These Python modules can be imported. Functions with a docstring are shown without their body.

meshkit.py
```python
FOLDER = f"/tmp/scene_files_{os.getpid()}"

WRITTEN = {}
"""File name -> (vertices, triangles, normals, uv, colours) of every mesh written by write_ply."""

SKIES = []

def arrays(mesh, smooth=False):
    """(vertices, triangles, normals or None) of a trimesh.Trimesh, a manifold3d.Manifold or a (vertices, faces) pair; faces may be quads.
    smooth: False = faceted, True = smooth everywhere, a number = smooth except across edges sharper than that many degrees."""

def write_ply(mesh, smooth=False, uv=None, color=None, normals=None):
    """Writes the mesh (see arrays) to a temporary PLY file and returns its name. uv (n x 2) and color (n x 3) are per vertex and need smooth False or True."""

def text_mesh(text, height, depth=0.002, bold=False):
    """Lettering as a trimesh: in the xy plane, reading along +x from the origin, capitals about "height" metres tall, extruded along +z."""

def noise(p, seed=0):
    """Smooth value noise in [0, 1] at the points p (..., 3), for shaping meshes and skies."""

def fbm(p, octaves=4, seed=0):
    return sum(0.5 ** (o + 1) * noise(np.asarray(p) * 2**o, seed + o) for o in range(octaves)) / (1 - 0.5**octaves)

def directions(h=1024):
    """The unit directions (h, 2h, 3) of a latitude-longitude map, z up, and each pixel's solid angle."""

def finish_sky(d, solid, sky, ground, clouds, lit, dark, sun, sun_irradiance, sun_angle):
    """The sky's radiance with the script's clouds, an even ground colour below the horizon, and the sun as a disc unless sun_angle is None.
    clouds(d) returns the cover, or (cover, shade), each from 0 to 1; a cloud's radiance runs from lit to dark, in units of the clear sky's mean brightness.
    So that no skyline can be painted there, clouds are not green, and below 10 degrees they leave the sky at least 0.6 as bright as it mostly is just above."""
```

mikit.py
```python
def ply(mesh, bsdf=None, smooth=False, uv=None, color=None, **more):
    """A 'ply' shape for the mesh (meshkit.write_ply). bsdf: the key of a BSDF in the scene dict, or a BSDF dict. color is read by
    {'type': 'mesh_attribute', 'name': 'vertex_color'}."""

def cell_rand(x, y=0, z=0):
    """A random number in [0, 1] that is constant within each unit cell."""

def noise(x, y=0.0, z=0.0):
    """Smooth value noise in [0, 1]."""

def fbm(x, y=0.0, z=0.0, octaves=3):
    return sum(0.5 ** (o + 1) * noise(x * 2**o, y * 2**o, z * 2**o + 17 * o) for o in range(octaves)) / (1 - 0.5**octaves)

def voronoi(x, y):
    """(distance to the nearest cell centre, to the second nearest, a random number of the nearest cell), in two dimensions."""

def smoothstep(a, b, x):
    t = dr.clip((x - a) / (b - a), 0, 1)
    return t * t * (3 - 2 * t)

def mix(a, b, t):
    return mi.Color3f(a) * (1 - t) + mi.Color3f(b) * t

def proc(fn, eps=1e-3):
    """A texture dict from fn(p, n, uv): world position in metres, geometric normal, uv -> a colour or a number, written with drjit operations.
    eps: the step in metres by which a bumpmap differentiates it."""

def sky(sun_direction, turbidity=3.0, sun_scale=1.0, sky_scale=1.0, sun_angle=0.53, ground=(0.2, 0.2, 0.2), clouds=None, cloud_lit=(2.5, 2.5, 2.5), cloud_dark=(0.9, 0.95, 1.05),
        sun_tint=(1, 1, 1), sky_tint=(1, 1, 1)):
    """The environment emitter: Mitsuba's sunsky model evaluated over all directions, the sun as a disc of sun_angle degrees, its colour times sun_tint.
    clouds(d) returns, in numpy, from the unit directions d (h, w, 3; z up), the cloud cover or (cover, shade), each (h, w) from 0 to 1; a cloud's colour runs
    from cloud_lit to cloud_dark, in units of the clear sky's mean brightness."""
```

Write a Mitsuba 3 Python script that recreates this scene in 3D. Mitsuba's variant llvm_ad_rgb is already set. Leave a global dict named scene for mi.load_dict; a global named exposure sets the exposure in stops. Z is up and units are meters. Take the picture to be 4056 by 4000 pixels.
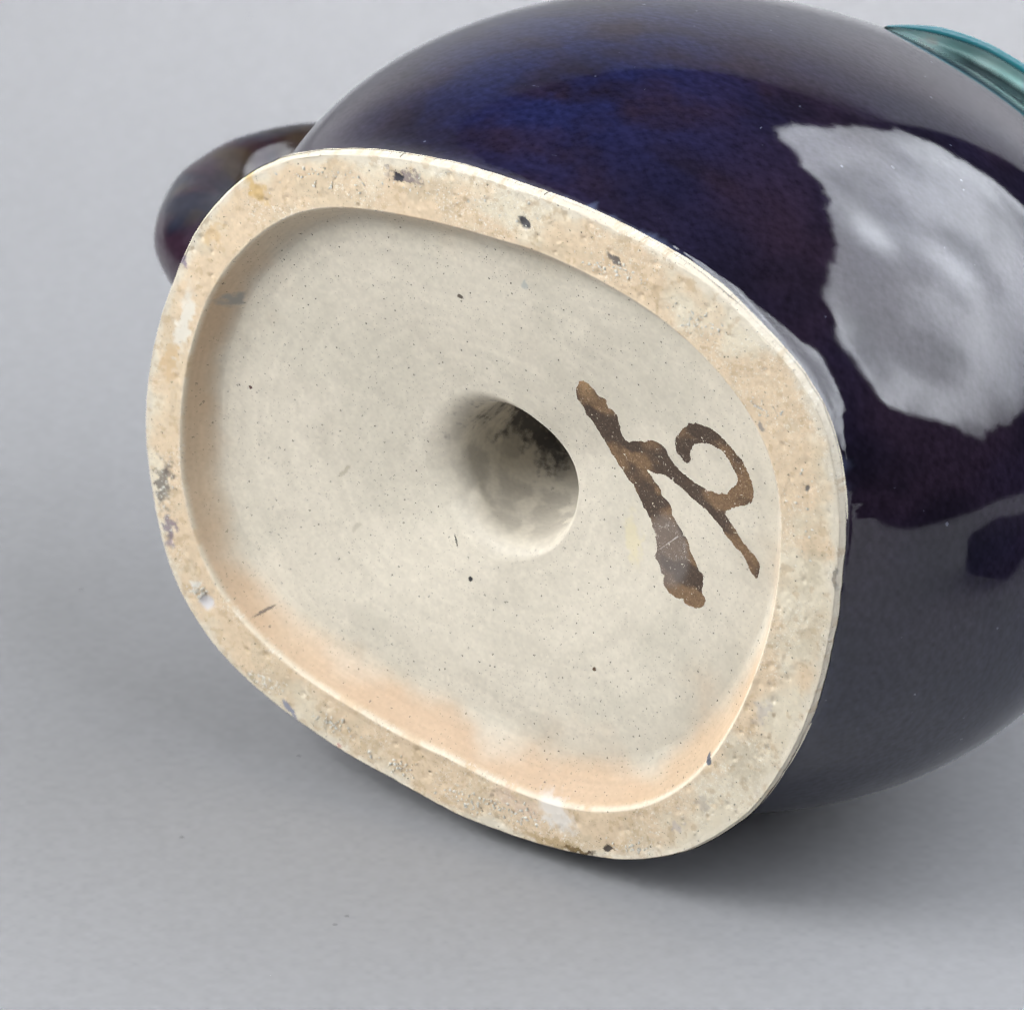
import math, random
import numpy as np, trimesh, shapely
from shapely.geometry import Polygon
from scipy.interpolate import CubicSpline
from scipy.ndimage import gaussian_filter1d
import drjit as dr
import mitsuba as mi
import mikit, meshkit
from mikit import noise, fbm, voronoi, smoothstep, mix, cell_rand
T = mi.ScalarTransform4f
rng = np.random.default_rng(7)
scene, labels = {}, {}

# ------------------------------------------------------------------ camera, lamps, exposure
exposure = 0.10
ELEV = math.radians(27.0)
CAM_D = 0.9
FWD = np.array([0, math.cos(ELEV), -math.sin(ELEV)])
TARGET = np.array([0, 0, 0.05])
CAM = TARGET - FWD * CAM_D
scene['camera'] = {
    'type': 'thinlens', 'fov_axis': 'x', 'fov': math.degrees(2 * math.atan(0.06762 / CAM_D)),
    'aperture_radius': 0.0028, 'focus_distance': 0.895, 'near_clip': 0.05, 'far_clip': 20.0,
    'to_world': T().look_at(origin=CAM.tolist(), target=TARGET.tolist(), up=[0, 0, 1])}

KEY = 2.9      # radiance of the big diffuser on the right
FILL = 2.7     # radiance of the added fill panel on the left
SIDE = 14.0     # radiance of the small added panel close by on the left
GROUND = -0.0058
# added unseen spots: one brightens the sweep from above, two wash its wall
def spot(at, aim, power, cutoff, beam):
    return {'type': 'spot', 'intensity': {'type': 'rgb', 'value': [0.98 * power, 0.98 * power, 0.99 * power]}, 'cutoff_angle': cutoff, 'beam_width': beam,
            'to_world': T().look_at(origin=at, target=aim, up=[0.3, 0.1, 1] if abs(at[0]) > 0.1 else [1, 0, 0])}
scene['added_backdrop_spot'] = spot([0.04, 0.50, 0.70], [0.035, 0.40, 0.0], 1.4, 23.5, 9.0)
scene['added_backdrop_spot_001'] = spot([-0.50, 0.42, 0.03], [-0.12, 0.86, 0.20], 1.15, 62.0, 20.0)
scene['added_backdrop_spot_002'] = spot([0.50, 0.42, 0.03], [0.15, 0.86, 0.20], 1.15, 62.0, 20.0)

# frame of the teapot: axis A runs from the foot into the body, U sideways, V up
TH = math.radians(35.0)
A = np.array([math.sin(TH), math.cos(TH), 0]); U = np.array([math.cos(TH), -math.sin(TH), 0]); V = np.array([0, 0, 1.0])
BODY_C = np.array([0.0292, 0.04, 0.0498])
BASE_D = 0.047
FOOT_C = BODY_C - A * BASE_D

def to_world(pu, pv, depth):
    return FOOT_C + np.asarray(pu)[..., None] * U + np.asarray(pv)[..., None] * V + np.asarray(depth)[..., None] * A

def local(p):
    """pu, pv, depth of world points inside a texture function, in millimetres"""
    q = [(p[i] - float(FOOT_C[i])) * 1000.0 for i in range(3)]
    return tuple(q[0] * float(e[0]) + q[1] * float(e[1]) + q[2] * float(e[2]) for e in (U, V, A))

def shape(mesh_v, mesh_f, normals, bsdf, uv=None):
    path = meshkit.write_ply(trimesh.Trimesh(mesh_v, mesh_f, process=False), True, uv=uv, normals=normals)
    return {'type': 'ply', 'filename': path, 'face_normals': False, 'bsdf': {'type': 'ref', 'id': bsdf}}

def grid_normals(P, wrap=True):
    """P (rows, cols, 3): normals of a grid closed along its columns"""
    dc = np.roll(P, -1, 1) - np.roll(P, 1, 1) if wrap else np.gradient(P, axis=1)
    dr_ = np.gradient(P, axis=0)
    n = np.cross(dc, dr_)
    return n / np.maximum(np.linalg.norm(n, axis=-1, keepdims=True), 1e-20)

def grid_faces(rows, cols, wrap=True):
    r, c = np.meshgrid(np.arange(rows - 1), np.arange(cols if wrap else cols - 1), indexing='ij')
    a = (r * cols + c).ravel(); b = (r * cols + (c + 1) % cols).ravel()
    d = a + cols; e = b + cols
    return np.vstack([np.stack([a, b, e], 1), np.stack([a, e, d], 1)])

# ------------------------------------------------------------------ materials
def base_mottle(p, n, uv):
    u_, v_, a_ = local(p)
    w = fbm(p[0] * 55, p[1] * 55, p[2] * 55, 3)
    w2 = fbm(p[0] * 90 + 9, p[1] * 90, p[2] * 90 + 4, 4)
    # brushed mottling that runs round the pot
    m = fbm(u_ * 0.10 + w * 2, v_ * 0.10, a_ * 0.16, 4)
    f = fbm(u_ * 1.3, v_ * 1.3, a_ * 1.9, 4)
    navy, cobalt = mi.Color3f(0.015, 0.012, 0.028), mi.Color3f(0.014, 0.016, 0.058)
    plum, black = mi.Color3f(0.023, 0.0145, 0.027), mi.Color3f(0.010, 0.008, 0.015)
    # cobalt pooled over the upper shoulder
    pool = dr.exp(-(dr.square((u_ + 10) / 26) + dr.square((v_ - 50) / 16) + dr.square((a_ - 24) / 24)))
    c = mix(plum, navy, smoothstep(0.33, 0.68, w))
    c = mix(c, black, smoothstep(0.45, 0.70, w2) * 0.7)
    c = mix(c, cobalt, dr.clip(pool * 1.3 * smoothstep(0.28, 0.66, m), 0, 1))
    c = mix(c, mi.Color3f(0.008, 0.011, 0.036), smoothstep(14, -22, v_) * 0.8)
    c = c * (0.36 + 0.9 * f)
    # pinholes and pale scratches in the glaze
    s = smoothstep(0.86, 0.92, fbm(u_ * 0.9 + 3, v_ * 0.9, a_ * 0.9, 2)) * smoothstep(0.4, 0.6, w2)
    c = mix(c, mi.Color3f(0.20, 0.22, 0.30), s * 0.4)
    # the glaze thins to bluish white along the foot
    t = smoothstep(3.4, 1.0, a_ + (fbm(u_ * 0.5, v_ * 0.5, 3.0, 3) - 0.5) * 4.0)
    t = t * smoothstep(22, 40, u_ * 0.75 + v_ * 0.75) * smoothstep(13, 24, v_)
    c = mix(c, mi.Color3f(0.13, 0.16, 0.26), t * 0.7)
    return c

def glaze_wave(p, n, uv):
    return 0.12 * fbm(p[0] * 700, p[1] * 700, p[2] * 700, 3) + 0.8 * fbm(p[0] * 210, p[1] * 210, p[2] * 210, 2) + 2.6 * fbm(p[0] * 75, p[1] * 75, p[2] * 75, 2)

scene['glaze'] = {'type': 'bumpmap', 'scale': 1.6e-5, 'arbitrary': mikit.proc(glaze_wave, 2e-4),
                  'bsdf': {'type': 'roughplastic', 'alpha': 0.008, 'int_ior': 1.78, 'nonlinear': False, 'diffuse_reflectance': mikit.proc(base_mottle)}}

# stains, pits and patches of the biscuit base: (u, v, half-width, half-height, turn in degrees, colour, strength, raggedness), in mm
SPOTS = [
    (-0.9, 40.2, 0.95, 0.85, 0, (0.05, 0.05, 0.06), 0.95, 0.5), (-19.8, 42.0, 3.4, 0.8, 5, (0.16, 0.13, 0.15), 0.75, 1.6),
    (-21.0, 41.6, 0.9, 0.7, 0, (0.03, 0.03, 0.04), 0.95, 0.7), (-45.0, 34.1, 3.4, 1.7, -40, (0.55, 0.36, 0.12), 0.7, 1.6),
    (-57.2, 20.0, 1.3, 1.0, 50, (0.22, 0.17, 0.27), 0.75, 1.0), (-61.3, -15.0, 1.2, 4.2, 0, (0.10, 0.09, 0.09), 0.75, 2.2),
    (-60.6, -22.0, 1.0, 2.6, 0, (0.17, 0.14, 0.20), 0.75, 1.6), (-54.5, -31.6, 1.3, 1.2, 0, (0.60, 0.575, 0.57), 0.95, 0.35),
    (-56.2, -29.4, 1.6, 0.5, 50, (0.74, 0.72, 0.66), 0.7, 0.8),
    (-56.8, 11.0, 1.6, 6.5, -15, (0.75, 0.70, 0.60), 0.9, 1.4), (-32.0, -47.2, 0.40, 0.50, 0, (0.42, 0.12, 0.12), 0.6, 0.6),
    (8.2, -50.5, 3.2, 0.45, 4, (0.05, 0.03, 0.015), 0.95, 0.8), (4.0, -50.6, 6.0, 1.0, 5, (0.35, 0.24, 0.10), 0.6, 1.2), (13.1, -48.6, 0.9, 0.55, 10, (0.05, 0.04, 0.035), 0.95, 0.5),
    (4.5, -46.0, 3.8, 2.3, -25, (0.74, 0.69, 0.62), 0.9, 1.5), (28.7, -30.2, 0.6, 0.7, 0, (0.09, 0.10, 0.13), 0.95, 0.4),
    (-14.1, -18.6, 0.40, 0.40, 0, (0.03, 0.03, 0.03), 1.0, 0.1), (-49.8, 0.9, 0.30, 0.30, 0, (0.10, 0.05, 0.04), 1.0, 0.1),
    (6.7, -25.7, 0.34, 0.34, 0, (0.10, 0.06, 0.03), 1.0, 0.1), (-14.8, 23.8, 0.45, 0.38, 0, (0.10, 0.08, 0.06), 0.95, 0.3),
    (-51.2, 14.4, 1.6, 1.0, 20, (0.36, 0.35, 0.32), 0.85, 0.9), (-17.2, -14.1, 0.16, 1.0, 25, (0.06, 0.06, 0.05), 0.9, 0.1),
    (-46.2, -31.5, 0.22, 1.5, -55, (0.14, 0.11, 0.09), 0.85, 0.15), (-35.4, -8.6, 0.35, 1.5, -40, (0.45, 0.40, 0.30), 0.7, 0.5),
    (-33.4, -16.4, 0.4, 1.0, -50, (0.50, 0.45, 0.35), 0.6, 0.5), (11.8, -5.2, 1.6, 4.4, 8, (0.76, 0.66, 0.40), 0.5, 1.3),
    (-40.1, -44.0, 1.7, 0.55, -38, (0.22, 0.24, 0.32), 0.85, 0.6), (43.3, 14.4, 0.5, 0.5, 0, (0.10, 0.09, 0.09), 0.9, 0.5),
    (36.2, 21.3, 0.8, 0.4, -40, (0.25, 0.23, 0.22), 0.8, 0.6), (-4.3, 28.6, 0.5, 0.9, 0, (0.40, 0.44, 0.42), 0.6, 0.6),
    (34.5, -29.0, 2.8, 4.5, 25, (0.46, 0.39, 0.28), 0.5, 2.6), (44.6, 4.0, 1.5, 4.5, 0, (0.47, 0.40, 0.28), 0.5, 2.2),
    (44.2, -7.0, 2.2, 5.0, -10, (0.50, 0.43, 0.31), 0.5, 2.4), (47.9, 3.0, 0.4, 2.0, 0, (0.16, 0.14, 0.12), 0.7, 0.6),
    (37.5, -20.0, 1.2, 3.0, -20, (0.45, 0.41, 0.38), 0.5, 1.5), (13.5, 38.9, 1.6, 0.4, -18, (0.10, 0.09, 0.09), 0.85, 0.8),
    (-46.5, -41.0, 1.6, 0.6, -38, (0.35, 0.30, 0.20), 0.7, 0.9), (-2.0, -46.6, 5.0, 2.0, -8, (0.62, 0.48, 0.40), 0.4, 2.0),
    (28.0, -37.0, 1.8, 1.0, 40, (0.36, 0.31, 0.26), 0.5, 1.4), (24.0, -42.0, 1.4, 0.8, 60, (0.40, 0.36, 0.36), 0.5, 1.2),
    (-52.0, 25.0, 3.0, 1.5, 50, (0.62, 0.42, 0.20), 0.5, 1.6), (-59.8, 4.0, 1.2, 4.5, -12, (0.60, 0.42, 0.23), 0.6, 1.8),
]

def fire_marks(u_, v_):
    """0..1 along the foot: where the rim was flashed peach in the fire"""
    return fbm(u_ * 0.075 + 4, v_ * 0.075 + 1, 2.0, 3)

def biscuit_tone(p, n, uv):
    u_, v_, a_ = local(p)
    edge = uv[0]                       # 0 outer side .. 1 rim outer edge .. 2 rim inner edge .. 3 foot of the wall .. 4 hole lip .. 5 end of the hole
    big, mid, fine = fire_marks(u_, v_), fbm(u_ * 0.32, v_ * 0.32, 7.0, 4), fbm(u_ * 2.1, v_ * 2.1, a_ * 2.1, 3)
    cream, floor = mi.Color3f(0.70, 0.62, 0.475), mi.Color3f(0.695, 0.63, 0.515)
    peach, orange = mi.Color3f(0.675, 0.53, 0.365), mi.Color3f(0.60, 0.425, 0.275)
    olive = mi.Color3f(0.52, 0.44, 0.31)
    on_rim = smoothstep(2.12, 1.98, edge)
    # rim: peach flashing towards the inner edge, paler outside, dirty patches
    rim = mix(cream, peach, smoothstep(0.30, 0.54, mid * 0.35 + big * 0.65 + (edge - 1.5) * 0.26))
    rim = mix(rim, olive, smoothstep(0.54, 0.68, fbm(u_ * 0.22 + 31, v_ * 0.22, 1.0, 4)) * 0.34)
    rim = mix(rim, mi.Color3f(0.67, 0.605, 0.49), smoothstep(1.18, 1.0, edge + (mid - 0.5) * 0.3) * 0.8)
    rim = mix(rim, mi.Color3f(0.50, 0.37, 0.22), smoothstep(0.60, 0.72, fbm(u_ * 0.9, v_ * 0.9, 5.0, 4)) * 0.45)
    # wall: flashed orange, strongest along the lower side
    low = smoothstep(25, -35, v_ - 0.15 * u_)
    low = dr.maximum(low, 0.75 * smoothstep(-38, -54, u_))
    wall = mix(mix(floor, peach, 0.70), orange, dr.clip(low * 0.9 + (big - 0.5) * 0.8, 0, 1))
    flame = fbm(u_ * 0.12, v_ * 0.12, 9.0, 4) - 0.5
    reach = smoothstep(3.08, 2.25, edge + flame * 0.9) * (0.62 + 0.38 * low)
    fl = mix(floor, mi.Color3f(0.615, 0.565, 0.46), smoothstep(0.42, 0.68, fbm(u_ * 0.10 + 3, v_ * 0.10 + 8, 0.0, 4)) * 0.55)
    fl = mix(fl, wall, reach)
    c = mix(fl, rim, on_rim)
    # worn pale line where the wall meets the rim
    ln = dr.exp(-dr.square((edge - 2.0) / 0.045)) * smoothstep(0.36, 0.52, mid + 0.12 * low)
    c = mix(c, mi.Color3f(0.76, 0.70, 0.58), ln * 0.6)
    c = c * (0.90 + 0.20 * fine)
    # turning marks on the wall
    rad = dr.sqrt(dr.square(u_ + 4) + dr.square(v_ - 1))
    c = c * (1 + 0.06 * (noise(edge * 30.0, dr.atan2(v_, u_) * 3.0, 2.0) - 0.5) * smoothstep(2.0, 2.2, edge))
    # faint scratches and rubbed patches on the floor
    sc = fbm(u_ * 0.22 + v_ * 0.25, v_ * 0.25 - u_ * 0.1, 3.0, 5)
    c = c * (1 - 0.05 * smoothstep(0.46, 0.70, sc) * smoothstep(2.2, 3.0, edge))
    # iron specks
    on_flat = smoothstep(4.12, 4.02, edge)
    d1, d2, r = voronoi(u_ * 0.62 + 50, v_ * 0.62 + 50)
    size = 0.035 + 0.075 * r * r * r
    c = mix(c, mi.Color3f(0.10, 0.09, 0.08), smoothstep(size, size * 0.55, d1) * (cell_rand(r * 9999.0) > 0.35) * 0.85 * on_flat)
    d1, d2, r = voronoi(u_ * 1.7 + 11, v_ * 1.7 + 70)
    c = mix(c, mi.Color3f(0.20, 0.17, 0.14), smoothstep(0.12, 0.07, d1) * (r > 0.62) * smoothstep(0.35, 0.6, mid) * 0.7 * on_flat)
    # kiln-wash bloom on the rim: pale powdery grains in drifts
    drift = smoothstep(0.46, 0.62, fbm(u_ * 0.16 + 60, v_ * 0.16 + 20, 0.0, 3)) * on_rim
    gr = fbm(u_ * 4.2, v_ * 4.2, 0.5, 3)
    c = mix(c, mi.Color3f(0.80, 0.77, 0.68), smoothstep(0.60, 0.70, gr) * drift * 0.75)
    c = mix(c, mi.Color3f(0.34, 0.26, 0.17), smoothstep(0.36, 0.29, gr) * drift * 0.30)
    # single marks
    wob_u, wob_v = fbm(u_ * 1.1, v_ * 1.1, 20.0, 3) - 0.5, fbm(u_ * 1.1, v_ * 1.1, 40.0, 3) - 0.5
    for (su, sv, w, h, ang, col, k, rag) in SPOTS:
        ca, sa = math.cos(math.radians(ang)), math.sin(math.radians(ang))
        du, dv = u_ - su + wob_u * rag * 2, v_ - sv + wob_v * rag * 2
        d = dr.sqrt(dr.square((du * ca + dv * sa) / w) + dr.square((dv * ca - du * sa) / h))
        c = mix(c, mi.Color3f(*col), smoothstep(1.15, 0.75 - 0.25 * min(rag, 1.5), d) * k)
    # soot on the upper hole wall, plus shade painted darker with depth
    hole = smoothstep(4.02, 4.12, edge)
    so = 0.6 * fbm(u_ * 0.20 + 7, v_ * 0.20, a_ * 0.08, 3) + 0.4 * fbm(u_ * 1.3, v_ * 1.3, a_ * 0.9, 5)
    soot_shade = smoothstep(0.40, 0.62, so + 0.020 * (v_ - 2) + 0.014 * (a_ - 17)) * hole * smoothstep(6.5, 10.0, a_)
    hole_shade = smoothstep(0.42, 0.62, fbm(u_ * 0.35, v_ * 0.35, a_ * 0.25 + 9, 4)) * hole * smoothstep(5.0, 14.0, a_)  # blotchy shade painted into the deeper part of the hole
    c = mix(c, mi.Color3f(0.22, 0.20, 0.17), hole_shade * 0.35)
    c = mix(c, mi.Color3f(0.055, 0.050, 0.055), soot_shade * 0.85)
    return c * (0.765 + 0.065 * on_rim)

def biscuit_grain(p, n, uv):
    u_, v_, a_ = local(p)
    on_rim = smoothstep(2.12, 1.98, uv[0])
    return fbm(u_ * 1.3, v_ * 1.3, a_ * 1.3, 4) * (0.7 + 0.5 * on_rim) + 0.10 * fbm(uv[0] * 40.0, dr.atan2(v_, u_) * 5.0, 1.0, 2) * (1 - on_rim)

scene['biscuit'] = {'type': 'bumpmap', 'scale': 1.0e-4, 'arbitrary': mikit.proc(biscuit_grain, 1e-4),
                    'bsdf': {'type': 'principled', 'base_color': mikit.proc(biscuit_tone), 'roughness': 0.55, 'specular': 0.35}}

def mark_tone(p, n, uv):
    u_, v_, a_ = local(p)
    m, f = fbm(u_ * 0.22 + 2, v_ * 0.30, 0.0, 3), fbm(u_ * 5, v_ * 5, 1.0, 3)
    c = mix(mi.Color3f(0.060, 0.040, 0.028), mi.Color3f(0.155, 0.095, 0.052), smoothstep(0.38, 0.60, m))
    c = mix(c, mi.Color3f(0.30, 0.19, 0.10), smoothstep(3.0, 0.0, dr.sqrt(dr.square(u_ - 4.3) + dr.square(v_ - 15.8))) * 0.9)
    c = c * (0.6 + 0.8 * f)
    c = mix(c, mi.Color3f(0.50, 0.44, 0.36), smoothstep(0.72, 0.84, f) * 0.3)
    # dried film with pale creases across the tail of the long stroke
    film = smoothstep(4.5, 3.0, dr.sqrt(dr.square((u_ - 17.8) * 1.0) + dr.square((v_ + 4.8) * 0.75)))
    d1, d2, r = voronoi(u_ * 0.32 + f, v_ * 0.32 + f)
    c = mix(c, mi.Color3f(0.15, 0.13, 0.12), film * 0.6)
    c = mix(c, mi.Color3f(0.55, 0.52, 0.48), film * smoothstep(0.05, 0.01, d2 - d1 + 0.10 * (f - 0.5)) * smoothstep(0.45, 0.6, m) * 0.5)
    return c

scene['iron_paint'] = {'type': 'principled', 'base_color': mikit.proc(mark_tone), 'roughness': 0.6, 'specular': 0.3}
scene['kiln_grit'] = {'type': 'diffuse', 'reflectance': {'type': 'rgb', 'value': [0.56, 0.54, 0.48]}}

def leaf_tone(p, n, uv):
    f = fbm(p[0] * 160, p[1] * 160, p[2] * 160, 4)
    rimw = smoothstep(0.90, 0.98, uv[1])
    c = mix(mi.Color3f(0.33, 0.58, 0.56), mi.Color3f(0.48, 0.69, 0.67), smoothstep(0.4, 0.6, f))
    c = mix(c, mi.Color3f(0.62, 0.58, 0.54), smoothstep(0.58, 0.68, f) * 0.6)
    c = mix(c, mi.Color3f(0.012, 0.022, 0.028), smoothstep(0.55, 0.25, uv[1] + 0.25 * (f - 0.5)) * smoothstep(0.14, 0.34, uv[0]))  # shade of the leaf's hollow painted in as dark glaze colour
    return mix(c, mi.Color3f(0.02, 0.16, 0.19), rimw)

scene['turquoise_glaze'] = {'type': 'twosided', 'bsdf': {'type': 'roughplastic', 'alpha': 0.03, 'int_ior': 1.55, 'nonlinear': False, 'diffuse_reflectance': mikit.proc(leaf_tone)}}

def handle_tone(p, n, uv):
    w = fbm(p[0] * 120, p[1] * 120, p[2] * 120, 4)
    f = fbm(p[0] * 900, p[1] * 900, p[2] * 900, 3)
    c = mix(mi.Color3f(0.026, 0.013, 0.022), mi.Color3f(0.012, 0.013, 0.024), smoothstep(0.42, 0.60, w))
    c = mix(c, mi.Color3f(0.040, 0.028, 0.016), smoothstep(0.46, 0.62, fbm(p[0] * 100 + 5, p[1] * 100, p[2] * 100, 4)) * 0.8)
    return c * (0.6 + 0.8 * f)

scene['handle_glaze'] = {'type': 'bumpmap', 'scale': 1.6e-5, 'arbitrary': mikit.proc(glaze_wave, 2e-4),
                         'bsdf': {'type': 'roughplastic', 'alpha': 0.03, 'int_ior': 1.58, 'nonlinear': False, 'diffuse_reflectance': mikit.proc(handle_tone)}}

def paper_tone(p, n, uv):
    f = fbm(p[0] * 900, p[1] * 900, p[2] * 900, 3)
    g = fbm(p[0] * 14, p[1] * 14, p[2] * 14, 3)
    d1, d2, r = voronoi(p[0] * 45, p[1] * 45)
    k = 1 + 0.16 * (f - 0.5) + 0.03 * (g - 0.5) - 0.25 * smoothstep(0.02, 0.01, d1) * (r > 0.8)
    return mi.Color3f(0.252, 0.252, 0.258) * k

def paper_grain(p, n, uv):
    return fbm(p[0] * 1100, p[1] * 1100, p[2] * 1100, 2)

scene['grey_paper'] = {'type': 'bumpmap', 'scale': 1.2e-4, 'arbitrary': mikit.proc(paper_grain, 2e-4), 'bsdf': {'type': 'diffuse', 'reflectance': mikit.proc(paper_tone)}}
scene['black_fabric'] = {'type': 'diffuse', 'reflectance': {'type': 'rgb', 'value': [0.02, 0.02, 0.02]}}

# ------------------------------------------------------------------ paper sweep
def sweep():
    R, yb, top = 0.34, 0.86, 0.98
    prof = [(-0.34 - 0.07 * math.sin(t), GROUND - 0.07 + 0.07 * math.cos(t)) for t in np.linspace(1.5, 0, 16)]
    prof += [(y, GROUND) for y in np.linspace(-0.34, yb - R, 12)[1:]]
    prof += [(yb - R + R * math.sin(t), GROUND + R - R * math.cos(t)) for t in np.linspace(0, math.pi / 2, 40)[1:]]
    prof += [(yb, z) for z in np.linspace(GROUND + R, top, 8)[1:]]
    prof = np.array(prof)
    xs = np.linspace(-0.85, 0.56, 40)
    P = np.stack([np.broadcast_to(xs, (len(prof), len(xs))), np.repeat(prof[:, :1], len(xs), 1), np.repeat(prof[:, 1:], len(xs), 1)], -1)
    n = grid_normals(P, False)
    f = grid_faces(*P.shape[:2], wrap=False)
    return shape(P.reshape(-1, 3), f, n.reshape(-1, 3), 'grey_paper')
scene['backdrop'] = sweep()
labels['backdrop'] = {'kind': 'structure', 'label': 'seamless grey paper sweep under and behind the teapot', 'category': 'backdrop'}

# ------------------------------------------------------------------ panels out of frame: the key mirrored in the glaze, two added fills
def panel(center, e1, e2, outline, radiance, hot=(), fade=None, tint=(0.98, 1.0, 1.02)):
    e1, e2 = (np.asarray(e, float) / np.linalg.norm(e) for e in (e1, e2))
    nrm = np.cross(e1, e2)
    pl = Polygon(outline)
    v2, f = trimesh.creation.triangulate_polygon(pl, engine='earcut')
    v3 = center + v2[:, :1] * e1 + v2[:, 1:] * e2
    a, b, c = v3[f[:, 0]], v3[f[:, 1]], v3[f[:, 2]]
    if (np.cross(b - a, c - a) @ nrm).sum() < 0:
        f = f[:, ::-1]
    def glow(p, n, uv):
        q = [p[i] - float(center[i]) for i in range(3)]
        s = q[0] * float(e1[0]) + q[1] * float(e1[1]) + q[2] * float(e1[2])
        t = q[0] * float(e2[0]) + q[1] * float(e2[1]) + q[2] * float(e2[2])
        c_ = fbm(s * 3.4 + 5, t * 3.4, 0.0, 5)
        k = 0.80 + 0.72 * smoothstep(0.30, 0.75, c_)
        for (hs, ht, ws, wt, g) in hot:
            k = k + g * dr.exp(-(dr.square((s - hs) / ws) + dr.square((t - ht) / wt)))
        if fade:                     # the cloth is lit less towards its lower hem
            k = k * (0.35 + 0.65 * smoothstep(fade[1], fade[0], t + 0.15 * (fbm(s * 4, t * 4, 3.0, 3) - 0.5)))
        return mi.Color3f(*tint) * (k * radiance)
    front = mikit.ply(trimesh.Trimesh(v3, f, process=False), 'black_fabric', uv=(v2 - v2.min(0)) / np.ptp(v2, axis=0))
    front['emitter'] = {'type': 'area', 'radiance': mikit.proc(glow)}
    back = mikit.ply(trimesh.Trimesh(v3 - nrm * 0.006, f[:, ::-1], process=False), 'black_fabric')
    return front, back

def ragged(poly, amp, seed):
    p = Polygon(poly); L = p.length; n = 900
    pts = np.array([p.exterior.interpolate(L * i / n).coords[0] for i in range(n)])
    q = np.column_stack([pts * 14, np.full(n, seed)])
    off = np.stack([meshkit.fbm(q, 4, seed) - 0.5, meshkit.fbm(q + 50, 4, seed + 1) - 0.5], 1)
    return pts + off * amp

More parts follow.
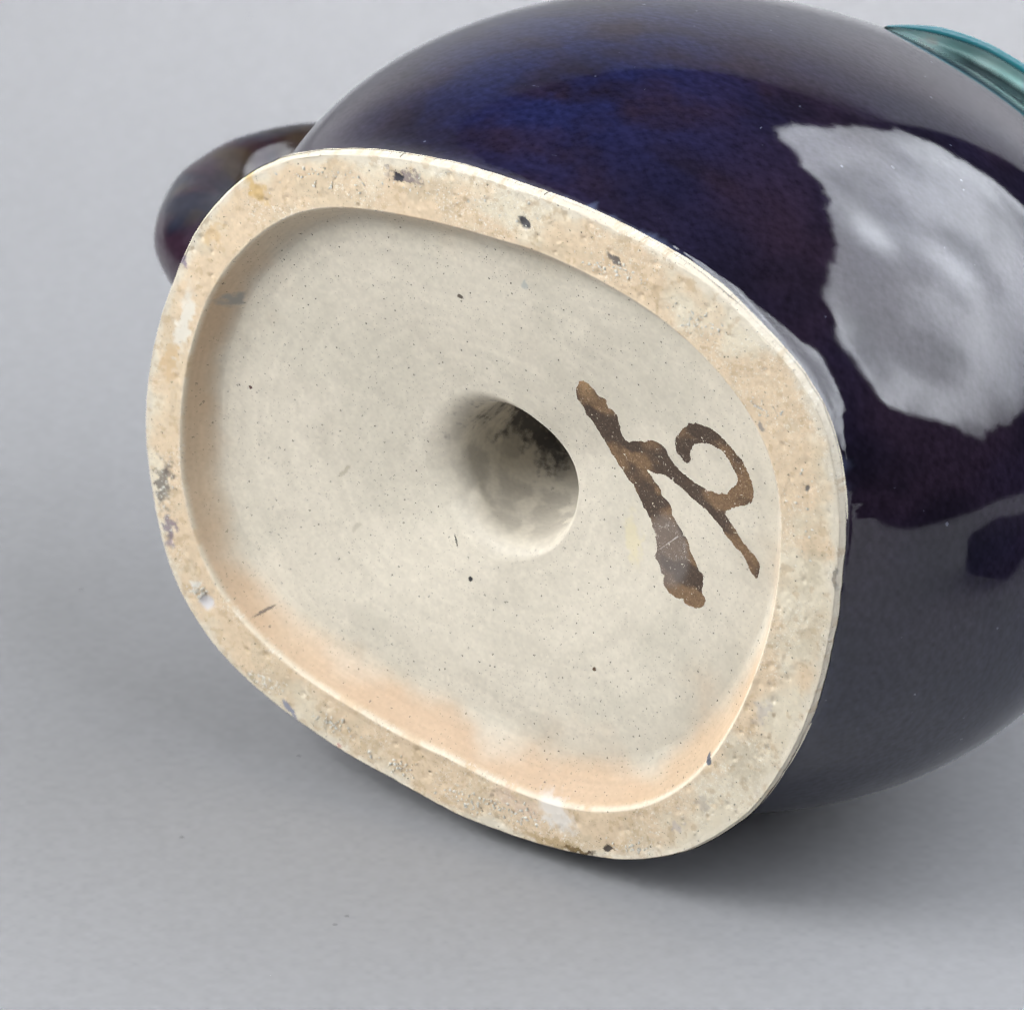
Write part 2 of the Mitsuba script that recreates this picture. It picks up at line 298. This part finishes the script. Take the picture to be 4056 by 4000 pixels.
key_dir = np.array([0.72, 0.0, 0.69])
key_c = BODY_C + 0.9 * key_dir
key_poly = ragged([(0.90, -0.48), (0.88, -0.10), (0.80, 0.10), (0.57, 0.36), (0.43, 0.66), (0.2, 0.58), (-0.1, 0.48), (-0.5, 0.53), (-1.0, 0.5), (-1.25, 0.1), (-0.98, -0.2), (-0.7, -0.52), (-0.3, -0.56), (0.3, -0.58)], 0.10, 3)
fr, bk = panel(key_c, [0, -1, 0], [-0.69, 0, 0.72], [(-y, t) for y, t in key_poly][::-1], KEY, [(0.107, 0.335, 0.08, 0.09, 1.2), (0.02, 0.03, 0.075, 0.15, 1.1), (0.05, -0.05, 0.26, 0.30, 0.35)], (-0.05, -0.75), (0.955, 1.0, 1.07))
scene['softbox_lamp__diffuser'], scene['softbox_lamp__backing'] = fr, bk
labels['softbox_lamp'] = {'label': 'large white diffuser lamp mirrored in the right side of the glaze', 'category': 'studio lamp'}
fill_c = BODY_C + 1.15 * np.array([-0.53, -0.60, 0.60])  # added fill panel that lifts the base from the left front
fd = BODY_C - fill_c; fd /= np.linalg.norm(fd)
f1 = np.cross(fd, [0, 0, 1]); f1 /= np.linalg.norm(f1)
fr, bk = panel(fill_c, f1, -np.cross(f1, fd), [(-0.32, -0.32), (0.32, -0.32), (0.32, 0.32), (-0.32, 0.32)], FILL)
scene['softbox_lamp_001__diffuser'], scene['softbox_lamp_001__backing'] = fr, bk
labels['softbox_lamp_001'] = {'label': 'added square fill panel out of frame, brightening the base from the left', 'category': 'studio lamp'}

side_c = BODY_C + 0.62 * np.array([-0.80, -0.20, 0.56])  # added panel that brightens the paper left of the pot
sd = BODY_C + np.array([-0.06, -0.02, -0.02]) - side_c; sd /= np.linalg.norm(sd)
s1_ = np.cross(sd, [0, 0, 1]); s1_ /= np.linalg.norm(s1_)
fr, bk = panel(side_c, s1_, np.cross(sd, s1_), [(-0.20, -0.16), (0.20, -0.16), (0.20, 0.16), (-0.20, 0.16)], SIDE)
scene['softbox_lamp_002__diffuser'], scene['softbox_lamp_002__backing'] = fr, bk
labels['softbox_lamp_002'] = {'label': 'small added panel out of frame, brightening the paper on the handle side', 'category': 'studio lamp'}
# ------------------------------------------------------------------ the teapot: outlines of its foot, in metres on the foot's plane
OUTER=np.array([(-58.85,16.76),(-56.50,22.43),(-52.98,28.07),(-49.52,32.21),(-46.15,35.26),(-42.78,37.71),(-40.11,39.50),(-37.79,40.57),(-34.49,41.63),(-29.60,42.88),(-24.74,43.98),(-19.91,44.75),(-15.12,45.22),(-10.31,45.41),(-7.86,45.32),(-3.86,45.21),(1.05,44.94),(9.87,44.03),(16.46,42.85),(20.80,41.79),(25.16,40.57),(29.52,38.93),(33.06,36.55),(36.03,34.19),(40.37,31.58),(43.85,28.02),(46.06,24.63),(47.22,20.95),(48.10,17.82),(48.48,15.04),(48.72,10.33),(48.58,5.26),(48.40,1.92),(48.34,-0.41),(47.82,-4.21),(47.06,-9.03),(46.11,-13.34),(44.61,-18.78),(42.80,-23.38),(40.92,-27.42),(39.02,-30.88),(36.79,-34.42),(34.22,-37.67),(30.96,-40.93),(27.70,-43.62),(24.38,-45.92),(21.03,-47.85),(17.66,-49.31),(12.58,-50.56),(7.47,-51.43),(2.28,-52.00),(-2.91,-52.05),(-9.04,-51.80),(-14.03,-51.53),(-17.39,-50.87),(-20.75,-50.09),(-24.08,-49.46),(-27.46,-48.80),(-30.85,-48.17),(-34.25,-47.38),(-37.62,-46.26),(-41.03,-44.99),(-44.45,-43.55),(-47.86,-41.79),(-51.24,-40.01),(-53.62,-38.24),(-56.50,-35.51),(-58.37,-32.82),(-60.35,-29.66),(-61.62,-26.01),(-62.76,-22.92),(-63.44,-19.12),(-64.07,-15.39),(-64.46,-10.75),(-64.58,-6.20),(-64.18,-1.53),(-63.18,3.90),(-61.99,8.74),(-60.15,13.72)])*1e-3
INNER=np.array([(-58.19,-13.69),(-58.23,-8.96),(-58.06,-4.35),(-57.45,0.35),(-56.27,5.81),(-54.81,10.40),(-53.33,14.09),(-51.58,17.55),(-49.14,21.13),(-46.39,24.52),(-43.67,27.28),(-40.63,29.86),(-37.62,31.76),(-34.29,33.33),(-31.00,34.38),(-26.44,35.24),(-21.58,35.86),(-16.76,36.28),(-11.97,36.49),(-7.20,36.55),(-3.86,36.53),(2.42,36.43),(5.52,35.93),(12.14,34.68),(16.99,33.40),(22.26,31.42),(26.61,29.02),(30.15,26.41),(33.22,23.81),(35.44,20.83),(37.16,17.92),(38.62,14.42),(39.22,10.08),(39.39,5.46),(39.17,1.35),(38.75,-2.83),(37.98,-7.14),(36.71,-12.01),(35.22,-16.59),(32.65,-23.05),(30.73,-26.88),(28.47,-30.65),(25.87,-34.01),(22.57,-37.30),(19.27,-39.80),(15.91,-41.59),(11.83,-43.11),(7.43,-44.15),(4.00,-44.60),(-1.15,-44.47),(-4.62,-44.30),(-9.02,-43.63),(-13.99,-42.79),(-18.98,-42.37),(-23.99,-41.48),(-29.03,-40.26),(-34.13,-39.06),(-38.16,-37.83),(-41.56,-36.39),(-44.96,-34.63),(-47.97,-32.79),(-51.01,-30.28),(-53.34,-27.24),(-55.36,-23.83),(-56.46,-20.75),(-57.24,-17.31)])*1e-3
MARK=np.array([(4.53,16.11),(5.76,15.25),(6.61,14.25),(7.34,14.24),(7.75,12.98),(8.65,12.75),(9.40,11.25),(9.56,9.91),(10.00,9.01),(10.84,8.55),(11.45,9.10),(13.41,9.59),(15.00,10.42),(16.92,10.26),(17.63,9.32),(18.35,8.39),(19.86,7.42),(21.77,6.60),(24.09,6.28),(26.41,6.38),(27.90,6.96),(29.00,8.14),(29.73,9.19),(29.79,10.19),(29.14,10.94),(28.21,12.26),(26.76,13.26),(25.28,13.59),(23.61,13.30),(22.29,12.59),(21.51,11.49),(21.29,10.26),(20.98,9.31),(19.96,9.97),(19.31,10.59),(19.40,12.29),(20.10,13.69),(21.47,14.99),(22.59,15.56),(24.24,15.66),(26.06,15.33),(27.50,14.49),(28.96,13.49),(30.42,12.18),(31.35,10.86),(31.92,9.43),(32.04,8.02),(31.62,7.07),(30.17,6.21),(27.97,4.88),(27.41,4.20),(28.22,3.20),(29.59,2.06),(31.09,0.61),(32.41,-0.25),(33.25,-1.28),(33.34,-2.40),(33.01,-3.49),(32.09,-2.81),(31.51,-1.54),(30.58,-0.54),(28.89,0.53),(26.90,2.08),(24.74,3.59),(22.18,4.30),(20.24,5.25),(18.31,5.89),(17.15,6.30),(15.56,5.90),(13.81,5.78),(14.78,4.64),(15.95,3.73),(16.58,2.65),(17.77,1.93),(18.39,0.69),(19.43,-0.56),(20.42,-1.52),(21.44,-2.62),(21.59,-3.71),(22.46,-4.71),(23.09,-5.78),(23.77,-6.19),(23.97,-7.56),(23.86,-8.72),(24.49,-9.63),(24.04,-10.59),(23.05,-11.09),(21.32,-11.05),(20.91,-10.54),(19.95,-10.78),(18.78,-10.48),(17.58,-9.60),(17.49,-8.35),(17.00,-8.04),(16.83,-7.13),(16.07,-6.60),(16.27,-4.93),(15.78,-3.49),(15.14,-2.10),(14.52,-1.01),(13.49,0.25),(12.64,1.57),(11.43,2.79),(10.02,3.92),(8.47,5.37),(7.12,7.33),(5.68,9.32),(4.41,10.86),(3.71,12.24),(3.09,13.47),(3.04,14.69),(3.79,15.79)])*1e-3

HC = np.array([-0.0077, -0.0012])          # the filling hole
NPH = 1440
PHI = np.arange(NPH) / NPH * 2 * math.pi

def polar(pts, c, sig=6.0):
    q = pts - c
    ang = np.unwrap(np.arctan2(q[:, 1], q[:, 0]))
    r = np.hypot(q[:, 0], q[:, 1])
    if ang[-1] < ang[0]:
        ang, r = ang[::-1], r[::-1]
    a0 = np.concatenate([ang + 2 * math.pi * k for k in range(-2, 3)]); r0 = np.tile(r, 5)
    o = np.argsort(a0)
    a0, r0 = a0[o], r0[o]
    k = np.concatenate([[True], np.diff(a0) > 1e-4])
    rr = np.interp(PHI, a0[k], r0[k])
    return gaussian_filter1d(rr, sig, mode='wrap')

cosP, sinP = np.cos(PHI), np.sin(PHI)

def nz(pu, pv, s, k):
    return meshkit.fbm(np.stack([pu * s, pv * s, np.zeros_like(pu) + k], -1), 4, k) - 0.5

def worn(r, c):
    pu, pv = c[0] + r * cosP, c[1] + r * sinP
    return r + 0.00035 * nz(pu, pv, 110, 61) + 0.0003 * np.minimum(0, nz(pu, pv, 420, 62) + 0.05)
R_OUT, R_IN = worn(polar(OUTER, HC, 12), HC), polar(INNER, HC, 10)
leftness = 0.5 - 0.5 * np.cos(PHI - 0.25)
R_LIP = 0.0098 + 0.0068 * leftness ** 1.2 - 0.0012 * np.clip(sinP, 0, 1)                 # where the floor starts to roll into the hole
R_HOLE = 0.0089 + 0.0006 * sinP ** 2 - 0.0013 * np.clip(sinP, 0, 1) + 0.0016 * leftness
WALL = 0.0034 + 0.0042 * np.clip(-np.sin(PHI + 0.1), 0, 1) ** 1.3 + 0.0008 * np.clip(sinP, 0, 1)
DEPTH = 0.0044

def floor_depth(pu, pv):
    """depth of the recessed floor and its wall under a point of the foot's plane"""
    q = np.stack([pu - HC[0], pv - HC[1]], -1)
    r = np.hypot(q[..., 0], q[..., 1]); ph = np.mod(np.arctan2(q[..., 1], q[..., 0]), 2 * math.pi)
    at = lambda tab: np.interp(ph, np.append(PHI, 2 * math.pi), np.append(tab, tab[0]))
    x = np.clip((at(R_IN) - r) / at(WALL), 0, 1)
    d = DEPTH * (1 - (1 - x) ** 2.0 * (1 + 0.0 * x))
    y = np.clip((at(R_IN) - r - at(WALL)) / 0.04, 0, 1)
    d = d + 0.0046 * (0.6 * y * y * (3 - 2 * y) + 0.4 * y) + 0.0005 * nz(pu, pv, 60, 3) * x + 0.00012 * nz(pu, pv, 350, 5) * x
    return d

rings, edges = [], []      # each ring: (radius per phi, depth per phi), edge value for the material
def ring(r, d, e):
    rings.append((np.asarray(r) + 0 * PHI, np.asarray(d) + 0 * PHI)); edges.append(e)
# outer side of the foot, from the glaze line forward, rounded onto the rim
for k in range(9):
    t = k / 8
    ring(R_OUT - 0.0001 - 0.0002 * t ** 3, 0.0016 - 0.0013 * t, 0.9 * t)
for k in range(1, 8):
    t = k / 8 * math.pi / 2
    ring(R_OUT - 0.0003 - 0.0003 * (1 - math.cos(t)), 0.0003 * (1 - math.sin(t)), 0.9 + 0.1 * k / 8)
NR = 70
for k in range(NR):
    t = k / (NR - 1)
    a, b = R_OUT - 0.0006, R_IN + 0.00035
    ring(a + (b - a) * t, 0 * PHI, 1 + 0.95 * t)
I_RIM = len(rings)
for k in range(1, 7):
    t = k / 6
    ring(R_IN + 0.00035 * (1 - t), 0.0002 * t * t, 1.95 + 0.05 * t)
for k in range(1, 41):
    t = k / 40
    ring(R_IN - WALL * t, np.nan, 2 + t)
NF = 110
for k in range(1, NF + 1):
    t = k / NF
    a = R_IN - WALL
    ring(a + (R_LIP - a) * t, np.nan, 3 + t)
I_LIP = len(rings)

def ring_points(i0, i1):
    P = []
    for r, d in rings[i0:i1]:
        pu, pv = HC[0] + r * cosP, HC[1] + r * sinP
        P.append((pu, pv, d))
    return P

PITS = []
for _ in range(260):
    ph_ = rng.random() * NPH; q_ = 0.08 + 0.84 * rng.random()
    i_ = int(ph_) % NPH; r_ = R_IN[i_] + (R_OUT[i_] - R_IN[i_]) * q_
    PITS.append(((HC[0] + r_ * cosP[i_]) * 1e3, (HC[1] + r_ * sinP[i_]) * 1e3, rng.uniform(0.22, 0.55), rng.uniform(0.06, 0.24) * rng.choice([1, 1, 1, -0.5])))
rows = []
for i, ((r, d), e) in enumerate(zip(rings, edges)):
    pu, pv = HC[0] + r * cosP, HC[1] + r * sinP
    if not np.isfinite(np.asarray(d, float)).all():
        d = floor_depth(pu, pv) + 0.0002
    elif 1 <= e <= 2:
        w = np.clip((2.0 - e) * 6, 0, 1) * np.clip((e - 0.95) * 8, 0, 1)
        d = d + (0.0005 * nz(pu, pv, 45, 11) + 0.00022 * nz(pu, pv, 260, 12) + 0.00010 * nz(pu, pv, 900, 13)) * w
        for (su, sv, wd, dp) in PITS:
            near = (np.abs(pu * 1e3 - su) < 3 * wd) & (np.abs(pv * 1e3 - sv) < 3 * wd)
            if near.any():
                d = d + np.where(near, dp * 1e-3 * np.exp(-((pu * 1e3 - su) ** 2 + (pv * 1e3 - sv) ** 2) / wd ** 2), 0)
        for (su, sv, wd, dp) in ((-0.9, 40.2, 0.9, 0.35), (-54.5, -31.6, 1.3, 0.4), (-21.0, 41.6, 0.9, 0.3), (28.7, -30.2, 0.7, 0.3), (13.1, -48.6, 0.8, 0.25), (43.3, 14.4, 0.5, 0.2)):
            d = d + dp * 1e-3 * np.exp(-((pu * 1e3 - su) ** 2 + (pv * 1e3 - sv) ** 2) / wd ** 2)
    else:
        # small nicks along the outer edge
        d = d + 0.00018 * nz(pu, pv, 300, 14)
    rows.append(to_world(pu, pv, d))
lip_d = floor_depth(HC[0] + R_LIP * cosP, HC[1] + R_LIP * sinP) + 0.0002
# the filling hole: rolls over the lip, then tapers inwards and bends upwards
HR, HE = [], []
for k in range(1, 91):
    t = k / 90
    if t < 0.22:
        s = t / 0.22 * math.pi / 2
        r = R_LIP - (R_LIP - R_HOLE) * math.sin(s)
        d = lip_d + 0.0042 * (1 - math.cos(s))
        sh = 0.0
    else:
        s = (t - 0.22) / 0.78
        r = R_HOLE * (1 - 0.62 * s ** 1.2)
        d = lip_d + 0.0042 + 0.050 * s
        sh = s
    pu, pv = HC[0] + r * cosP + 0.003 * sh, HC[1] + r * sinP + 0.004 * sh ** 2
    d = d + 0.0006 * nz(pu * 1.0 + d, pv, 120, 21) * min(1, t * 4)
    HR.append(to_world(pu, pv, d)); HE.append(4 + t)
HR.append(np.broadcast_to(HR[-1].mean(0), HR[-1].shape) + 1e-6 * (HR[-1] - HR[-1].mean(0))); HE.append(5.0)
G = np.array(rows + HR); GE = np.array(edges + HE)
GN = -grid_normals(G)
if (GN[I_RIM - 30] @ A).mean() > 0:
    GN = -GN
GUV = np.stack([np.repeat(GE[:, None], NPH, 1), np.broadcast_to(PHI, (len(GE), NPH))], -1)

def base_part(i0, i1):
    P, n, uv = G[i0:i1].reshape(-1, 3), GN[i0:i1].reshape(-1, 3), GUV[i0:i1].reshape(-1, 2)
    f = grid_faces(i1 - i0, NPH)
    a, b, c = P[f[:, 0]], P[f[:, 1]], P[f[:, 2]]
    if (np.cross(b - a, c - a) * n[f[:, 0]]).sum() < 0:
        f = f[:, ::-1]
    return shape(P, f, n, 'biscuit', uv)

scene['teapot__foot_rim'] = base_part(0, I_RIM + 6)
scene['teapot__base_floor'] = base_part(I_RIM + 5, I_LIP)
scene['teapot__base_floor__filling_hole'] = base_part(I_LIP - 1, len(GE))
labels['teapot'] = {'label': 'dark aubergine glazed teapot lying on its side with its unglazed base showing', 'category': 'teapot'}
labels['teapot__foot_rim'] = {'label': 'unglazed cream and peach foot rim with grit and stains'}
labels['teapot__base_floor'] = {'label': 'recessed cream floor of the base with dark specks'}
labels['teapot__base_floor__filling_hole'] = {'label': 'round filling hole with sooty inside and shade painted into its depth'}

# ------------------------------------------------------------------ painted mark on the floor: dried brush strokes
def painted_mark():
    pts = np.vstack([MARK, MARK[:1]])
    s = np.concatenate([[0], np.cumsum(np.linalg.norm(np.diff(pts, axis=0), axis=1))])
    cs = CubicSpline(s, pts, bc_type='periodic')
    lin = lambda q: np.stack([np.interp(q, s, pts[:, 0]), np.interp(q, s, pts[:, 1])], 1)
    q = np.linspace(0, s[-1], 1500)[:-1]
    poly = Polygon(0.5 * cs(q) + 0.5 * lin(q)).buffer(0.00018)
    h = 0.00008
    x0, y0, x1, y1 = poly.bounds
    xs, ys = np.arange(x0 - .001, x1 + .001, h), np.arange(y0 - .001, y1 + .001, h)
    X, Y = np.meshgrid(xs, ys, indexing='ij')
    cx, cy = X[:-1, :-1] + h / 2, Y[:-1, :-1] + h / 2
    wx = nz(cx, cy, 1300, 31) * 0.00055 + nz(cx, cy, 350, 33) * 0.0002; wy = nz(cx, cy, 1300, 32) * 0.00055 + nz(cx, cy, 350, 34) * 0.0002
    ins = shapely.contains_xy(poly, cx + wx, cy + wy)
    # specks where the dry brush missed
    ins &= ~((nz(cx, cy, 2600, 35) > 0.285))
    d = floor_depth(X, Y) + 0.0002 - 0.00006
    P = to_world(X, Y, d).reshape(-1, 3)
    i, j = np.nonzero(ins)
    w = X.shape[1]
    a = i * w + j; b = (i + 1) * w + j
    f = np.vstack([np.stack([a, b, b + 1], 1), np.stack([a, b + 1, a + 1], 1)])
    used, inv = np.unique(f, return_inverse=True)
    f = inv.reshape(-1, 3); P = P[used]
    n = np.cross(P[f[:, 1]] - P[f[:, 0]], P[f[:, 2]] - P[f[:, 0]])
    if (n @ A).sum() > 0:
        f = f[:, ::-1]
    return mikit.ply(trimesh.Trimesh(P, f, process=False), 'iron_paint', smooth=True)
scene['teapot__base_floor__painted_mark'] = painted_mark()
labels['teapot__base_floor__painted_mark'] = {'label': 'brown brush-painted mark like an h ending in a hook'}

# ------------------------------------------------------------------ kiln grit stuck to the rim
def grit():
    base = trimesh.creation.icosphere(subdivisions=0)
    clumps = [(-46, 37, 4, 2.5, 60), (-33, 38.5, 6, 1.6, 60), (-10, 41, 9, 1.5, 50), (-61, -17, 1.2, 4, 60), (-56, -30, 1.2, 0.9, 50), (-44, -41, 3, 1.2, 50), (-33, -44, 4, 1.2, 60),
              (-8, -48.5, 6, 1.5, 90), (-1, -48, 4, 1.5, 60), (17, -47, 3, 1.2, 40), (14, 37.5, 5, 1.2, 70), (27, 33, 3, 1.4, 60), (36, 24, 3, 1.2, 40), (-57, 22, 1.5, 3, 30), (-22, -47, 4, 1, 40), (43, 10, 2, 6, 25)]
    vs, fs, at = [], [], 0
    for (cu, cv, su, sv, n) in clumps:
        for _ in range(n):
            pu, pv = rng.normal(cu, su * 0.6) * 1e-3, rng.normal(cv, sv * 0.6) * 1e-3
            q = np.array([pu, pv]) - HC
            ph = math.atan2(q[1], q[0]) % (2 * math.pi); r = np.hypot(*q)
            if not (np.interp(ph, PHI, R_IN) + 0.0004 < r < np.interp(ph, PHI, R_OUT) - 0.0012):
                continue
            s = 0.00007 + 0.00016 * rng.random() ** 2
            v = base.vertices * s * rng.uniform(0.6, 1.4, 3) * (1 + 0.3 * rng.normal(size=(12, 1)))
            vs.append(to_world(np.array(pu), np.array(pv), np.array(-0.00002)) + v); fs.append(base.faces + at); at += 12
    return mikit.ply(trimesh.Trimesh(np.vstack(vs), np.vstack(fs), process=False), 'kiln_grit')
scene['teapot__foot_rim__grit'] = grit()
labels['teapot__foot_rim__grit'] = {'label': 'pale kiln grit stuck to the rim', 'kind': 'stuff'}

# ------------------------------------------------------------------ body: peach-shaped, its lower end drawn out to the foot
BL, BB, BH = 0.0657, 0.0654, 0.0545
def body_section(X):
    return np.sqrt(np.clip(1 - X * X, 0, None)) * (1 - 0.2314 * X - 0.1169 * X ** 2 + 0.1406 * X ** 3)
R_OUT0 = worn(polar(OUTER, np.zeros(2), 12), np.zeros(2))
CREEP = 0.0011 * (nz(R_OUT0 * cosP, R_OUT0 * sinP, 70, 63) + 0.6 * nz(R_OUT0 * cosP, R_OUT0 * sinP, 300, 64))   # the glaze line wanders along the edge
FLARE = 0.0078 + 0.016 * (0.5 - 0.5 * cosP) ** 1.5       # how far the foot's spread runs up the body, longest on the left
def body():
    X0 = -BASE_D / BL
    th0 = math.acos(X0)
    th = np.concatenate([th0 - np.linspace(0, 0.32, 90)[:-1], np.linspace(th0 - 0.32, 0.0004, 240)])
    rows = []
    for t in th:
        X = math.cos(t); dep = BL * X + BASE_D
        Rs = body_section(np.array(X))
        re = Rs / np.sqrt((cosP / BB) ** 2 + (sinP / BH) ** 2)
        s = np.clip((dep - 0.0010) / FLARE, 0, 1)
        w = 1 - (1 - s) ** 3
        r = (R_OUT0 - 0.00002) * (1 - w) + re * w
        pu, pv = r * cosP, r * sinP + 0.0011 * X * X * w
        P = to_world(pu, pv, dep + CREEP * np.clip(1 - (dep - 0.0010) / 0.004, 0, 1))
        n_ = meshkit.fbm(P * 18, 2, 40) - 0.5
        nr = (cosP[:, None] * U + sinP[:, None] * V)
        P = P + nr * (n_ * 0.0016 * np.minimum(1, s) * min(1, Rs * 3))[:, None]
        rows.append(P)
    i0 = next(i for i, t in enumerate(th) if BL * math.cos(t) + BASE_D > 0.0010)
    P = np.array(rows[i0:])
    n = grid_normals(P)
    if ((P - BODY_C) * n).sum() < 0:
        n = -n
    n[-1] = A
    f = grid_faces(*P.shape[:2])
    v = P.reshape(-1, 3); nn = n.reshape(-1, 3)
    if (np.cross(v[f[:, 1]] - v[f[:, 0]], v[f[:, 2]] - v[f[:, 0]]) * nn[f[:, 0]]).sum() < 0:
        f = f[:, ::-1]
    global BODY_GRID
    BODY_GRID = (P, n)
    return shape(v, f, nn, 'glaze')
scene['teapot__body'] = body()
labels['teapot__body'] = {'label': 'glossy dark blue and aubergine glazed body'}

# ------------------------------------------------------------------ handle: a thick bent branch on the left side of the body
def tube(path, rad, n=64, rows=160):
    path, rad = np.asarray(path, float), np.asarray(rad, float)
    s = np.concatenate([[0], np.cumsum(np.linalg.norm(np.diff(path, axis=0), axis=1))])
    cs, cr = CubicSpline(s, path), CubicSpline(s, rad)
    q = np.linspace(0, s[-1], rows)
    C, R = cs(q), cr(q)
    Tn = cs(q, 1); Tn /= np.linalg.norm(Tn, axis=1, keepdims=True)
    ref = V
    ang = np.arange(n) / n * 2 * math.pi
    P = []
    for c, r, t in zip(C, R, Tn):
        e1 = np.cross(t, ref); e1 /= np.linalg.norm(e1); e2 = np.cross(e1, t)
        ringp = c + r * (np.cos(ang)[:, None] * e1 + np.sin(ang)[:, None] * e2)
        k = meshkit.fbm(ringp * 60, 3, 50) - 0.5
        P.append(ringp + (ringp - c) / r * (k * 0.0018)[:, None])
    return np.array(P), C
def at_body(u_, a_, v_=0.0):
    return BODY_C + np.array(u_) * U + np.array(a_) * A + np.array(v_) * V
hp = [(-0.046, 0.030, -0.0006), (-0.066, 0.0295, 0.0006), (-0.082, 0.0260, 0.0018), (-0.0900, 0.0185, 0.0010), (-0.0922, 0.0085, 0.0), (-0.0882, -0.0030, -0.0002), (-0.0770, -0.0140, -0.0005), (-0.060, -0.0220, -0.001), (-0.046, -0.0270, 0)]
P, C = tube([at_body(*q) for q in hp], [0.0060, 0.0054, 0.0053, 0.0058, 0.0063, 0.0062, 0.0060, 0.0064, 0.0075])
n = grid_normals(P)
if ((P - C[:, None]) * n).sum() < 0:
    n = -n
f = grid_faces(*P.shape[:2]); v_, n_ = P.reshape(-1, 3), n.reshape(-1, 3)
if (np.cross(v_[f[:, 1]] - v_[f[:, 0]], v_[f[:, 2]] - v_[f[:, 0]]) * n_[f[:, 0]]).sum() < 0:
    f = f[:, ::-1]
scene['teapot__handle'] = shape(v_, f, n_, 'handle_glaze')
labels['teapot__handle'] = {'label': 'thick bent dark purple branch handle at the upper left'}

# ------------------------------------------------------------------ leaf: a turquoise blade standing off the far shoulder, its free edge curled back over
def leaf():
    P, n = BODY_GRID
    K, KN, KB = [], [], []
    f = (n * (P - CAM)).sum(-1)
    half = NPH // 2
    for i in range(0, len(P) - 6, 2):
        g = f[i, :half]
        j = np.nonzero((g[:-1] < 0) & (g[1:] >= 0))[0]
        if len(j) == 0:
            continue
        j = j[-1]
        K.append(P[i, j]); KN.append(n[i, j]); KB.append((i, j))
    K, KN = np.array(K), np.array(KN)
    d = K - CAM
    z = d @ FWD
    sx = d[:, 0] / z / 0.06762 * CAM_D           # -1 .. 1 across the frame
    s0, s1 = 0.722, 1.30                         # the blade's tip and the far end of its visible half
    # order along the ridge and keep the stretch the blade covers
    keep = (sx > s0) & (sx < 0.93)
    K, KN, KB, sx = K[keep], KN[keep], [b for b, k in zip(KB, keep) if k], sx[keep]
    o = np.argsort(sx)
    K, KN, sx = K[o], KN[o], sx[o]; KB = [KB[i] for i in o]
    t = (sx - s0) / (s1 - s0)
    keep = np.concatenate([[True], np.diff(t) > 0.004])
    K, KN, t = K[keep], KN[keep], t[keep]; KB = [b for b, k in zip(KB, keep) if k]
    rise = 0.0037 * np.sin(np.clip(t, 0, 1) * math.pi) ** 0.85
    m = 24
    front, back = [], []
    for k, r, (i, j) in zip(range(len(K)), rise, KB):
        jb = j + int(2 + 3000 * r)
        root = P[i, min(jb, half + 200)] - n[i, min(jb, half + 200)] * 0.0003
        nk = KN[k]
        vback = FWD - nk * (FWD @ nk); vback /= np.linalg.norm(vback)
        tip = K[k] + nk * r + vback * (r * 0.35)
        mid = root + vback * (r * 1.6 + 0.001) + nk * r * 0.55
        w = np.linspace(0, 1, m)[:, None]
        c = (1 - w) ** 2 * root + 2 * w * (1 - w) * mid + w ** 2 * tip
        front.append(c)
    Fr = np.array(front)
    # the far half bends on in the same sweep and tapers
    w = max(6, len(t) // 3)
    tx = np.arange(t[-1] + 0.012, 1.0, 0.012)
    flat = Fr[-w:].reshape(w, -1)
    co = np.polyfit(t[-w:] - t[-1], flat, 2)
    dx = (tx - t[-1])[:, None]
    ext = (co[0] * dx ** 2 + co[1] * dx + flat[-1]).reshape(-1, m, 3)
    k_ = (np.clip((1 - tx) / (1 - t[-1]), 0, 1) ** 0.5)[:, None, None]
    ext = ext[:, :1] + (ext - ext[:, :1]) * k_
    Fr = np.concatenate([Fr, ext]); t = np.concatenate([t, tx]); KN = np.concatenate([KN, np.repeat(KN[-1:], len(tx), 0)])
    nn = grid_normals(Fr, False)
    if ((Fr - CAM) * nn).sum() > 0:
        nn = -nn
    th = 0.0009 * np.minimum(1, np.minimum(t, 1 - t) * 6)[:, None, None] + 0.0001
    Bk = Fr - nn * th
    # closed shell: front, rounded free edge, back
    edge = [Fr[:, -1:] * (1 - q) + Bk[:, -1:] * q + (Fr[:, -1:] - Fr[:, -2:-1]) / 0.0004 * 0.0004 * 0 + (KN[:, None] * 0.0004 * math.sin(q * math.pi)) * np.minimum(1, t * 6)[:, None, None] for q in (0.2, 0.5, 0.8)]
    S = np.concatenate([Fr] + edge + [Bk[:, ::-1]], 1)
    wv = np.concatenate([np.linspace(0, 1, m), [1, 1, 1], np.linspace(1, 0.9, m)])
    rows, cols = S.shape[:2]
    uv = np.stack([np.broadcast_to(t[:, None], (rows, cols)), np.broadcast_to(wv, (rows, cols))], -1).reshape(-1, 2)
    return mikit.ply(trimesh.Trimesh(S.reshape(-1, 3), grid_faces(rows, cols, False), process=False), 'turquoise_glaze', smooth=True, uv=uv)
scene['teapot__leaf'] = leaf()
labels['teapot__leaf'] = {'label': 'turquoise leaf blade on the far shoulder at the upper right'}

# ------------------------------------------------------------------ a black block added out of frame to put a dark reflection in the glaze
def black_block_mesh():
    m = trimesh.creation.box((0.055, 0.05, 0.034))
    m = m.subdivide().subdivide().subdivide()
    v = np.array(m.vertices); core = np.clip(v, [-0.0195, -0.017, -0.009], [0.0195, 0.017, 0.009])
    q = v - core
    m.vertices = core + q / np.maximum(np.linalg.norm(q, axis=1, keepdims=True), 1e-9) * 0.008
    m.apply_translation([0.175, -0.085, GROUND + 0.0172])
    return mikit.ply(m, 'black_fabric', smooth=40)
scene['added_black_block'] = black_block_mesh()
labels['added_black_block'] = {'label': 'small black block added right of the teapot for its dark reflection in the glaze', 'category': 'added block'}
